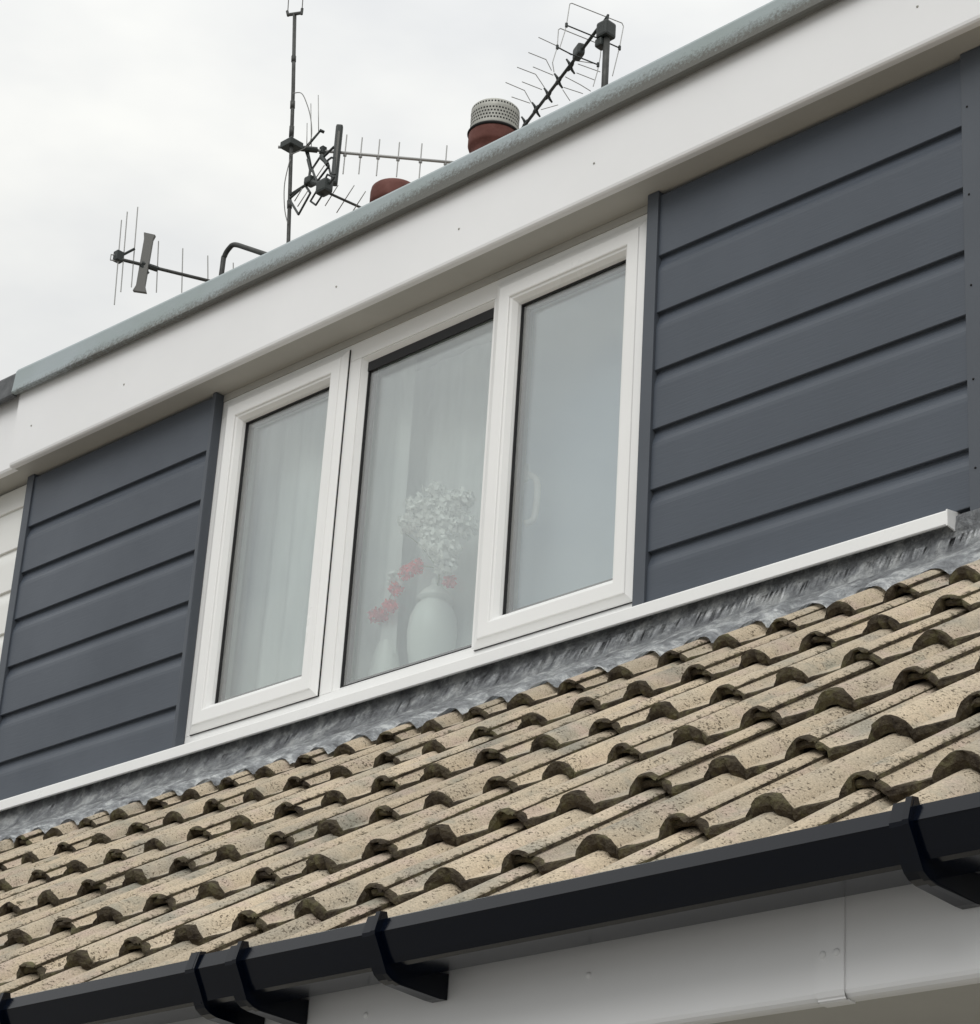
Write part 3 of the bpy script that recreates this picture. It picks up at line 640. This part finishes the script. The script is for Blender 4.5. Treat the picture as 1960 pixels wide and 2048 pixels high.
v1 = tag(empty('vase', (-1.135, 0.2, 0.1)), 'slender white bottle vase with red flowers, left on the windowsill', 'vase')
lathe('body', -1.135, 0.2, [(0.030, 0.101), (0.040, 0.106), (0.046, 0.14), (0.044, 0.19), (0.034, 0.25), (0.022, 0.29), (0.016, 0.315), (0.015, 0.335), (0.019, 0.345), (0.013, 0.346)], M_VASE, v1, 32)
v2 = tag(empty('vase', (-0.955, 0.2, 0.1)), 'round white ginger-jar vase beneath the white blossom', 'vase')
lathe('body', -0.955, 0.2, [(0.034, 0.101), (0.042, 0.106), (0.052, 0.16), (0.064, 0.22), (0.068, 0.27), (0.063, 0.315), (0.050, 0.345), (0.038, 0.357), (0.038, 0.362), (0.050, 0.367), (0.047, 0.372), (0.033, 0.392), (0.016, 0.405), (0.012, 0.412), (0.012, 0.425), (0.004, 0.432)], M_VASE, v2, 40)
def petals(bm, c, r, n, rnd, size=0.016):
    n = int(n * 1.6)
    for _ in range(n):
        d = Vector((rnd.gauss(0, 1), rnd.gauss(0, 1), rnd.gauss(0, 1))).normalized()
        p = Vector(c) + d * r * rnd.random() ** 0.5
        a = d.orthogonal().normalized(); b = d.cross(a); s = size * rnd.uniform(0.6, 1.2); k = rnd.uniform(0, 6)
        A = a * math.cos(k) + b * math.sin(k); B = d.cross(A)
        q = [p - A * s * 0.2, p + B * s * 0.5 + d * s * 0.3 + A * s * 0.3, p + A * s + d * s * 0.6, p - B * s * 0.5 + d * s * 0.3 + A * s * 0.3]
        bm.faces.new([bm.verts.new(x) for x in q])
rnd = random.Random(3)
fl = tag(empty('blossom_spray', (-0.93, 0.22, 0.36)), 'large spray of white artificial blossom rising above the round vase', 'flowers')
pth = [(-0.935, 0.19, 0.40), (-0.905, 0.165, 0.45), (-0.90, 0.15, 0.52), (-0.93, 0.15, 0.57), (-0.97, 0.14, 0.60)]
bm = bmesh.new(); add_tube(bm, curve_pts(pth, 5), 0.003, 6)
for p in ((-0.87, 0.15, 0.58), (-1.055, 0.15, 0.58), (-0.96, 0.15, 0.63), (-1.02, 0.15, 0.63)): add_tube(bm, curve_pts([(-0.925, 0.165, 0.45), ((-0.925 + p[0]) / 2, 0.16, (0.45 + p[2]) / 2 + 0.01), p], 4), 0.0015, 5)
from_bm('stem', bm, M_STEM, fl)
for c, r in (((-0.976, 0.2, 0.655), 0.030), ((-1.045, 0.2, 0.645), 0.025), ((-1.080, 0.2, 0.598), 0.022), ((-1.02, 0.2, 0.60), 0.040), ((-0.96, 0.2, 0.60), 0.045), ((-0.90, 0.2, 0.60), 0.035), ((-0.86, 0.2, 0.61), 0.025),
             ((-0.98, 0.2, 0.54), 0.035), ((-0.92, 0.19, 0.54), 0.045), ((-0.93, 0.18, 0.49), 0.040), ((-0.89, 0.18, 0.46), 0.035), ((-0.89, 0.18, 0.42), 0.025), ((-0.85, 0.2, 0.53), 0.03)):
    c = (c[0] + 0.050, c[1] - 0.055, c[2] - 0.005)
    bm = bmesh.new(); petals(bm, c, r * 1.15, 110, rnd, 0.014); from_bm('blossom', bm, M_PETAL, fl)
rf = tag(empty('red_flower_spray', (-1.08, 0.18, 0.34)), 'trailing spray of small red flowers between the two vases', 'flowers')
bm = bmesh.new(); add_tube(bm, curve_pts([(-1.135, 0.19, 0.33), (-1.12, 0.17, 0.37), (-1.077, 0.165, 0.425), (-1.037, 0.165, 0.455), (-0.99, 0.165, 0.463), (-0.90, 0.17, 0.43), (-0.86, 0.17, 0.385)], 6), 0.002, 6); from_bm('stem', bm, M_STEM, rf)
for c, r in (((-1.147, 0.165, 0.357), 0.019), ((-1.125, 0.165, 0.352), 0.012), ((-1.095, 0.165, 0.373), 0.014), ((-1.077, 0.165, 0.418), 0.015), ((-1.040, 0.165, 0.456), 0.017), ((-0.996, 0.165, 0.462), 0.017), ((-0.862, 0.165, 0.385), 0.013)):
    bm = bmesh.new(); petals(bm, c, r * 1.15, 70, rnd, 0.010); from_bm('flower_head', bm, M_RED, rf)
bm = bmesh.new(); petals(bm, (-1.075, 0.165, 0.450), 0.022, 40, rnd, 0.016); from_bm('flower_head', bm, M_PETAL, rf)

# ------------------------------------------------------------ chimney with two pots
ch = tag(empty('chimney', (-4.3, 3.1, 2.1)), 'rendered chimney stack behind the dormer roof with terracotta pots', 'chimney')
box('stack', -5.35, -3.45, 2.80, 3.45, 1.6, 3.95, M_BRICK, ch)
box('capping', -5.40, -3.40, 2.75, 3.50, 3.95, 4.06, M_BRICK, ch, 0.01)
def pot(cx, cy, top, r, label):
    p = lathe('chimney_pot', cx, cy, [(r * 0.98, 4.02), (r * 0.90, 4.10), (r * 0.86, top - 0.16), (r * 0.88, top - 0.11), (r * 0.98, top - 0.10), (r * 1.02, top - 0.085), (r * 1.02, top - 0.03), (r * 0.99, top - 0.008), (r * 0.93, top), (r * 0.80, top), (r * 0.78, top - 0.15)], M_TERRA, ch, 48)
    p['label'] = label; return p
p1 = pot(-3.878, 3.0, 4.478, 0.122, 'red clay pot topped by a pale perforated cowl')
p2 = pot(-4.584, 3.0, 4.435, 0.122, 'open red clay pot without a cowl')
tube('rim_shade_ring', [(-3.878 + 0.1235 * math.cos(a * math.pi / 24), 3.0 + 0.1235 * math.sin(a * math.pi / 24), 4.462) for a in range(49)], 0.008, M_DARK, p1, 6)  # dark ring added as the shadow of the rolled rim below the cowl
r = 0.119
cw = lathe('cowl', -3.878, 3.0, [(r * 0.80, 4.460), (r, 4.470), (r * 1.01, 4.480), (r, 4.490), (r, 4.565), (r * 1.012, 4.572), (r, 4.579), (r * 0.99, 4.600), (r * 0.93, 4.608), (r * 0.6, 4.614), (0.01, 4.616)], M_COWL, p1, 56)
bm = bmesh.new()
for zi, z in enumerate((4.498, 4.517, 4.536, 4.555, 4.589)):
    for k in range(48):
        a = 2 * math.pi * (k + 0.5 * (zi % 2)) / 48; c_, s_ = math.cos(a), math.sin(a)
        ra = r * (0.999 if z < 4.58 else 0.992); e = Vector((-s_, c_, 0)); nrm = Vector((c_, s_, 0)); P = Vector((-3.878, 3.0, z)) + nrm * (ra + 0.0006)
        q = [P - e * 0.0042 - Vector((0, 0, 0.0045)), P + e * 0.0042 - Vector((0, 0, 0.0045)), P + e * 0.0042 + Vector((0, 0, 0.0045)), P - e * 0.0042 + Vector((0, 0, 0.0045))]
        bm.faces.new([bm.verts.new(x) for x in q])
tag(from_bm('cowl_perforations', bm, M_DARK, p1), kind='stuff')

# ------------------------------------------------------------ mast and aerials
mast = tag(empty('aerial_mast', (-5.33, 3.0, 3.2)), 'tall thin leaning grey mast rising behind the roof with a small forked top', 'mast')
tube('pole', [(-5.33, 3.0, 3.1), (-5.419, 3.0, 4.453), (-5.481, 3.0, 5.047), (-5.521, 3.0, 5.448), (-5.583, 3.0, 5.975)], 0.0105, M_PIPE, mast, 10)
bm = bmesh.new(); add_tube(bm, [(-5.641, 3.0, 5.999), (-5.521, 3.0, 5.956)], 0.010, 8); add_tube(bm, [(-5.655, 3.0, 6.03), (-5.641, 3.0, 5.992)], 0.008, 8); add_tube(bm, [(-5.520, 3.0, 5.985), (-5.521, 3.0, 5.945)], 0.008, 8)
from_bm('fork', bm, M_PIPE, mast)
tube('whip', [(-5.648, 3.0, 6.01), (-5.70, 3.0, 6.75)], 0.003, M_ROD, mast, 6); tube('whip', [(-5.520, 3.0, 5.98), (-5.56, 3.0, 6.70)], 0.003, M_ROD, mast, 6)
box('bracket', -5.39, -5.30, 2.985, 3.015, 3.55, 3.58, M_PIPE, mast); box('bracket', -5.37, -5.30, 2.985, 3.015, 3.25, 3.28, M_PIPE, mast)
tube('cable', curve_pts([(-5.502, 2.985, 5.407), (-5.418, 2.98, 5.369), (-5.358, 2.98, 5.271), (-5.311, 2.98, 5.156), (-5.29, 2.98, 5.036), (-5.33, 2.98, 4.985), (-5.47, 2.985, 5.0)], 5), 0.0028, M_CABLE, mast, 6)
tube('cable', curve_pts([(-5.462, 2.985, 4.967), (-5.478, 2.98, 4.844), (-5.474, 2.98, 4.749), (-5.45, 2.98, 4.635), (-5.42, 2.985, 4.55)], 5), 0.0028, M_CABLE, mast, 6)
for p, q in (((-5.545, 3, 5.64), (-5.549, 3, 5.68)), ((-5.509, 3, 5.32), (-5.514, 3, 5.37)), ((-5.492, 3, 5.13), (-5.497, 3, 5.20)), ((-5.44, 3, 4.66), (-5.447, 3, 4.71))): tube('tape_wrap', [p, q], 0.0135, M_PIPE, mast, 8)


a1 = tag(empty('tv_aerial', (-5.49, 3.05, 5.11)), 'television aerial with long horizontal boom and dark upright dipole box, reaching right from the mast', 'aerial', 'television aerials on the chimney mast')
D = Vector((0.603, 0.698, 0)).normalized()
P0 = Vector((-5.599, 3.0, 5.11))
tube('boom', [P0, P0 + D * 1.35], 0.0085, M_ROD, a1, 8)
for s, zt, zb in ((0.365, 5.227, 4.975), (0.45, 5.218, 4.984), (0.546, 5.216, 4.982), (0.655, 5.209, 4.987), (0.778, 5.213, 4.976), (0.915, 5.215, 4.972), (1.06, 5.212, 4.98), (1.21, 5.21, 4.98)):
    p = P0 + D * s; bm = bmesh.new(); add_tube(bm, [(p.x, p.y, zt), (p.x, p.y, zb)], 0.0038, 6); add_box(bm, p.x - 0.007, p.x + 0.007, p.y - 0.007, p.y + 0.007, 5.088, 5.102); from_bm('director', bm, M_ROD, a1)
bm = bmesh.new(); add_box(bm, -0.020, 0.020, -0.022, 0.022, -0.190, 0.188, 0.012)
o = from_bm('dipole', bm, M_ABS, a1); o.location = Vector((-5.389, 3.243, 5.092)); o.rotation_euler = (0, 0, math.atan2(D.y, D.x))
bm = bmesh.new(); add_box(bm, -0.0225, -0.0205, -0.006, 0.006, -0.12, 0.12)
bm2 = bmesh.new(); add_box(bm2, -0.006, 0.006, -0.0245, -0.0225, -0.10, 0.14); bm.free()
o2 = from_bm('dipole_strip', bm2, M_GREYBOX, a1); o2.location = o.location.copy(); o2.rotation_euler = o.rotation_euler.copy()
tube('reflector_arm', [(-5.50, 3.114, 5.123), (-5.457, 3.165, 5.236)], 0.0085, M_ABS, a1, 8, 0.006); tube('reflector_arm', [(-5.50, 3.114, 5.118), (-5.472, 3.146, 4.991)], 0.013, M_ABS, a1, 8, 0.005)
tube('reflector_arm', [(-5.455, 3.16, 5.238), (-5.440, 3.18, 5.228)], 0.009, M_ABS, a1, 8)
for p, q in (((-5.50, 3.115, 5.407), (-5.482, 3.136, 5.126)), ((-5.477, 3.142, 5.466), (-5.462, 3.159, 5.231)), ((-5.506, 3.108, 5.279), (-5.498, 3.117, 5.124))): tube('reflector_rod', [p, q], 0.0026, M_ROD, a1, 6)
bm = bmesh.new(); add_box(bm, -5.545, -5.455, 2.97, 3.06, 5.065, 5.105, 0.004); add_tube(bm, [(-5.50, 3.08, 5.10), (-5.46, 3.16, 5.112)], 0.017, 8); add_box(bm, -5.455, -5.425, 3.17, 3.20, 5.09, 5.135, 0.003)
from_bm('clamp', bm, M_ABS, a1)

a2 = tag(empty('tv_aerial', (-5.40, 2.97, 4.66)), 'tangled tilted aerial with wire-frame grid reflector low on the mast', 'aerial', 'television aerials on the chimney mast')
def loop(name, pts, r, m, par, closed=True):
    pts = [Vector(p) for p in pts]; bm = bmesh.new()
    for a, b in zip(pts, pts[1:] + ([pts[0]] if closed else [])): add_tube(bm, [a, b], r, 6)
    return from_bm(name, bm, m, par)
F = [[(-5.366, 4.665), (-5.291, 4.547), (-5.214, 4.634), (-5.261, 4.709)], [(-5.216, 4.79), (-5.162, 4.839), (-5.077, 4.752), (-5.166, 4.69)], [(-5.215, 4.597), (-5.166, 4.554), (-5.118, 4.6), (-5.167, 4.648)],
     [(-5.116, 4.679), (-5.096, 4.713), (-5.036, 4.67), (-5.075, 4.644)], [(-5.108, 4.803), (-5.078, 4.809), (-5.046, 4.794), (-5.032, 4.688), (-5.071, 4.708)]]
loop('grid_reflector', [(x, 2.95, z) for x, z in [(-5.385, 4.672), (-5.291, 4.540), (-5.210, 4.640), (-5.261, 4.709)]], 0.0065, M_ABS, a2)
loop('grid_reflector', [(x, 2.95, z) for x, z in F[1]], 0.0065, M_ABS, a2)
for pts in F[2:]: loop('dipole_loop', [(x, 2.96, z) for x, z in pts], 0.0058, M_ABS, a2)
for p, q in (((-5.338, 4.64), (-5.273, 4.709)), ((-5.307, 4.595), (-5.236, 4.661)), ((-5.178, 4.827), (-5.22, 4.773)), ((-5.116, 4.773), (-5.182, 4.715))): tube('reflector_rod', [(p[0], 2.95, p[1]), (q[0], 2.95, q[1])], 0.0032, M_ROD, a2, 6)
bm = bmesh.new(); add_box(bm, -5.150, -5.070, 2.93, 2.99, 4.600, 4.680, 0.015); add_box(bm, -5.255, -5.200, 2.93, 2.985, 4.70, 4.745, 0.010); add_tube(bm, [(-5.455, 3.0, 4.745), (-5.23, 2.96, 4.722)], 0.008, 8); add_tube(bm, [(-5.235, 2.95, 4.722), (-5.11, 2.95, 4.65)], 0.014, 8)
add_tube(bm, [(-5.235, 2.95, 4.722), (-5.245, 2.96, 4.80)], 0.007, 8); add_tube(bm, [(-5.245, 2.96, 4.80), (-5.29, 2.97, 4.89)], 0.0065, 8)
add_tube(bm, [(-5.13, 2.95, 4.83), (-5.05, 2.95, 4.86)], 0.007, 8); add_tube(bm, [(-5.15, 2.95, 4.845), (-5.09, 2.95, 4.765)], 0.012, 8)
from_bm('clamp', bm, M_ABS, a2)
D2 = Vector((0.1108, 0.9938, 0)); B0 = Vector((-5.10, 2.95, 4.61)); tube('boom', [B0, B0 + D2 * 0.6], 0.0070, M_PIPE, a2, 8)
for p, q in (((-5.044, 2.997, 4.645), (-5.15, 3.009, 4.566)), ((-5.006, 3.074, 4.666), (-5.15, 3.09, 4.562)), ((-4.99, 3.141, 4.655), (-5.102, 3.154, 4.574)), ((-4.96, 3.26, 4.66), (-5.09, 3.27, 4.57))): tube('director', [p, q], 0.003, M_ROD, a2, 6)

a3 = tag(empty('tv_aerial', (-6.9, 3.3, 4.95)), 'separate small aerial with pale flared dipole plate, leftmost above the roof edge', 'aerial')
P3 = Vector((-7.044, 3.003, 4.95)); D3 = Vector((0.209, 0.498, 0)).normalized()
tube('boom', [P3, P3 + D3 * 1.3], 0.0105, M_PIPE, a3, 8)
for zt, zb, p in ((5.208, 4.647, (-7.036, 3.02)), (5.272, 4.739, (-7.026, 3.045)), (5.321, 4.786, (-7.004, 3.098)), (5.131, 4.791, (-6.946, 3.235)), (5.122, 4.83, (-6.889, 3.372)), (5.115, 4.882, (-6.83, 3.514)), (5.11, 4.87, (-6.77, 3.66))):
    bm = bmesh.new(); add_tube(bm, [(p[0] - 0.006, p[1] - 0.01, zt), (p[0] + 0.008, p[1] + 0.012, zb)], 0.0038, 6); from_bm('rod', bm, M_ROD, a3)
bm = bmesh.new()
pts = [(-0.034, 0.20), (0.036, 0.185), (0.026, 0.155), (0.026, -0.155), (0.042, -0.20), (-0.040, -0.19), (-0.026, -0.155), (-0.026, 0.155)]
A = [bm.verts.new((x, -0.012, z)) for x, z in pts]; B = [bm.verts.new((x, 0.012, z)) for x, z in pts]
bm.faces.new(A); bm.faces.new(B[::-1])
for i in range(8): bm.faces.new((A[i], A[(i + 1) % 8], B[(i + 1) % 8], B[i]))
o = from_bm('dipole', bm, M_GREYBOX, a3); o.location = (-6.976, 3.166, 4.965); o.rotation_euler = (0.0, R(2), math.atan2(D3.y, D3.x) - 0.5)
bm = bmesh.new(); add_box(bm, -7.065, -7.02, 3.0, 3.05, 4.935, 5.00, 0.006); add_tube(bm, [(-7.03, 3.045, 4.985), (-6.985, 3.09, 5.03)], 0.008, 8); add_tube(bm, [(-6.985, 3.15, 4.945), (-6.965, 3.19, 4.90)], 0.013, 8); add_tube(bm, [(-6.985, 3.15, 4.955), (-6.945, 3.24, 4.945)], 0.018, 8)
from_bm('clamp', bm, M_ABS, a3)
loop('reflector_bracket', [(-7.062, 2.985, 4.972), (-7.03, 3.03, 4.968), (-7.03, 3.03, 4.937), (-7.062, 2.985, 4.935)], 0.0035, M_ROD, a3)
tube('support_pole', [P3 + D3 * 1.2 + Vector((0, 0, 0.05)), P3 + D3 * 1.2 - Vector((0, 0, 2.9))], 0.015, M_PIPE, a3, 8)

hk = tag(tube('vent_pipe', curve_pts([(-3.46, 1.2, 1.40), (-3.487, 1.2, 2.30), (-3.486, 1.2, 2.769), (-3.480, 1.2, 2.825), (-3.455, 1.2, 2.852), (-3.42, 1.2, 2.856), (-3.33, 1.2, 2.805), (-3.243, 1.2, 2.753), (-3.12, 1.2, 2.68)], 6), 0.0105, M_PIPE, None, 10), 'thin dark pipe bent over like a hook above the roof edge', 'pipe')

a4 = tag(empty('tv_aerial', (-3.144, 3.0, 4.3)), 'aerial with a row of black X-shaped hubs, on a pole right of the cowled pot', 'aerial')
tube('pole', [(-3.142, 3.0, 3.0), (-3.142, 3.0, 4.445), (-3.144, 3.0, 4.76)], 0.0165, M_PIPE, a4, 10)
box('pole_bracket', -3.46, -3.13, 2.99, 3.02, 3.50, 3.53, M_PIPE, a4)
D4 = Vector((-0.9175, 0.3978, 0)); B4 = Vector((-3.17, 2.99, 4.791))
tube('boom', [B4, B4 + D4 * 1.15], 0.0085, M_ABS, a4, 8)
bm = bmesh.new(); add_box(bm, -3.185, -3.115, 2.965, 3.035, 4.70, 4.785, 0.012); add_box(bm, -3.195, -3.15, 2.97, 3.02, 4.655, 4.70, 0.01)
add_tube(bm, [(-3.17, 2.99, 4.785), (-3.13, 2.99, 4.822)], 0.006, 8); add_tube(bm, [(-3.14, 2.99, 4.76), (-3.132, 2.99, 4.822)], 0.006, 8); add_tube(bm, [(-3.20, 3.0, 4.77), (-3.15, 2.99, 4.76)], 0.016, 8)
from_bm('clamp', bm, M_ABS, a4)
bm = bmesh.new(); add_box(bm, -0.038, 0.038, -0.02, 0.02, -0.034, 0.030, 0.012); o = from_bm('junction_box', bm, M_ABS, a4); o.location = (-3.415, 3.09, 4.793); o.rotation_euler = (0, 0, math.atan2(D4.y, D4.x))
HUB = [(-3.528, 3.151, 4.791), (-3.658, 3.202, 4.791), (-3.784, 3.259, 4.791), (-3.919, 3.312, 4.791), (-4.05, 3.37, 4.791)]
for hx, hy, hz in HUB:
    bm = bmesh.new(); e = Vector((0.3978, 0.9175, 0)); c = Vector((hx, hy, hz))
    for sg in (1, -1):
        p = [c, c - e * 0.010 * sg + Vector((0, 0, 0.020 * sg)), c - e * 0.024 * sg + Vector((0, 0, 0.036 * sg))]; add_tube(bm, p, 0.009, 8, 0.0045)
        for dd in (1, -1):
            add_tube(bm, [c, c + D4 * 0.020 * dd + Vector((0, 0, 0.006 * sg)), c + D4 * 0.034 * dd + Vector((0, 0, 0.003 * sg))], 0.010, 8, 0.006)
    from_bm('hub', bm, M_ABS, a4, True)
RODS = [[(-3.598, 2.99, 4.907), (-3.56, 3.078, 4.888), (-3.527, 3.153, 4.857)], [(-3.617, 2.947, 4.804), (-3.579, 3.032, 4.791), (-3.567, 3.062, 4.738)], [(-3.515, 3.182, 4.834), (-3.471, 3.283, 4.849)], [(-3.513, 3.186, 4.817), (-3.465, 3.296, 4.807)],
 [(-3.746, 3.0, 4.804), (-3.706, 3.09, 4.792), (-3.687, 3.136, 4.732)], [(-3.713, 3.075, 4.831), (-3.67, 3.175, 4.815)], [(-3.621, 3.287, 4.866), (-3.582, 3.378, 4.854)], [(-3.644, 3.233, 4.825), (-3.611, 3.309, 4.803), (-3.589, 3.362, 4.783)],
 [(-3.875, 3.05, 4.798), (-3.834, 3.143, 4.781), (-3.818, 3.182, 4.719)], [(-3.841, 3.129, 4.828), (-3.798, 3.228, 4.814)], [(-3.752, 3.333, 4.862), (-3.71, 3.429, 4.856)], [(-3.754, 3.329, 4.847), (-3.737, 3.368, 4.793)], [(-3.973, 3.189, 4.827), (-3.933, 3.28, 4.819)], [(-3.908, 3.337, 4.799), (-3.873, 3.419, 4.854)]]
for pts in RODS: loop('director', pts, 0.0022, M_ROD, a4, False)
loop('reflector_frame', [(-3.252, 2.8, 4.586), (-3.243, 2.821, 4.692), (-3.241, 2.825, 4.723), (-3.237, 2.835, 4.847), (-3.233, 2.844, 4.855), (-3.129, 3.084, 4.824), (-3.126, 3.092, 4.808), (-3.132, 3.078, 4.685), (-3.144, 3.051, 4.513)], 0.0024, M_ROD, a4, False)
loop('reflector_frame', [(-3.384, 2.901, 4.563), (-3.388, 2.891, 4.614), (-3.38, 2.909, 4.707), (-3.38, 2.91, 4.808), (-3.376, 2.919, 4.818), (-3.291, 3.115, 4.79), (-3.291, 3.114, 4.726), (-3.296, 3.103, 4.63), (-3.303, 3.087, 4.543)], 0.0024, M_ROD, a4, False)
for pts in ([(-3.241, 2.825, 4.723), (-3.191, 2.941, 4.706), (-3.132, 3.078, 4.68)], [(-3.38, 2.909, 4.707), (-3.354, 2.97, 4.691), (-3.295, 3.105, 4.672)]):
    bm = bmesh.new(); add_tube(bm, pts, 0.0035, 6)
    for p in (pts[0], pts[-1]): add_tube(bm, [Vector(p) - Vector((0, 0, 0.011)), Vector(p) + Vector((0, 0, 0.011))], 0.007, 8)
    from_bm('cross_rod', bm, M_ABS, a4)
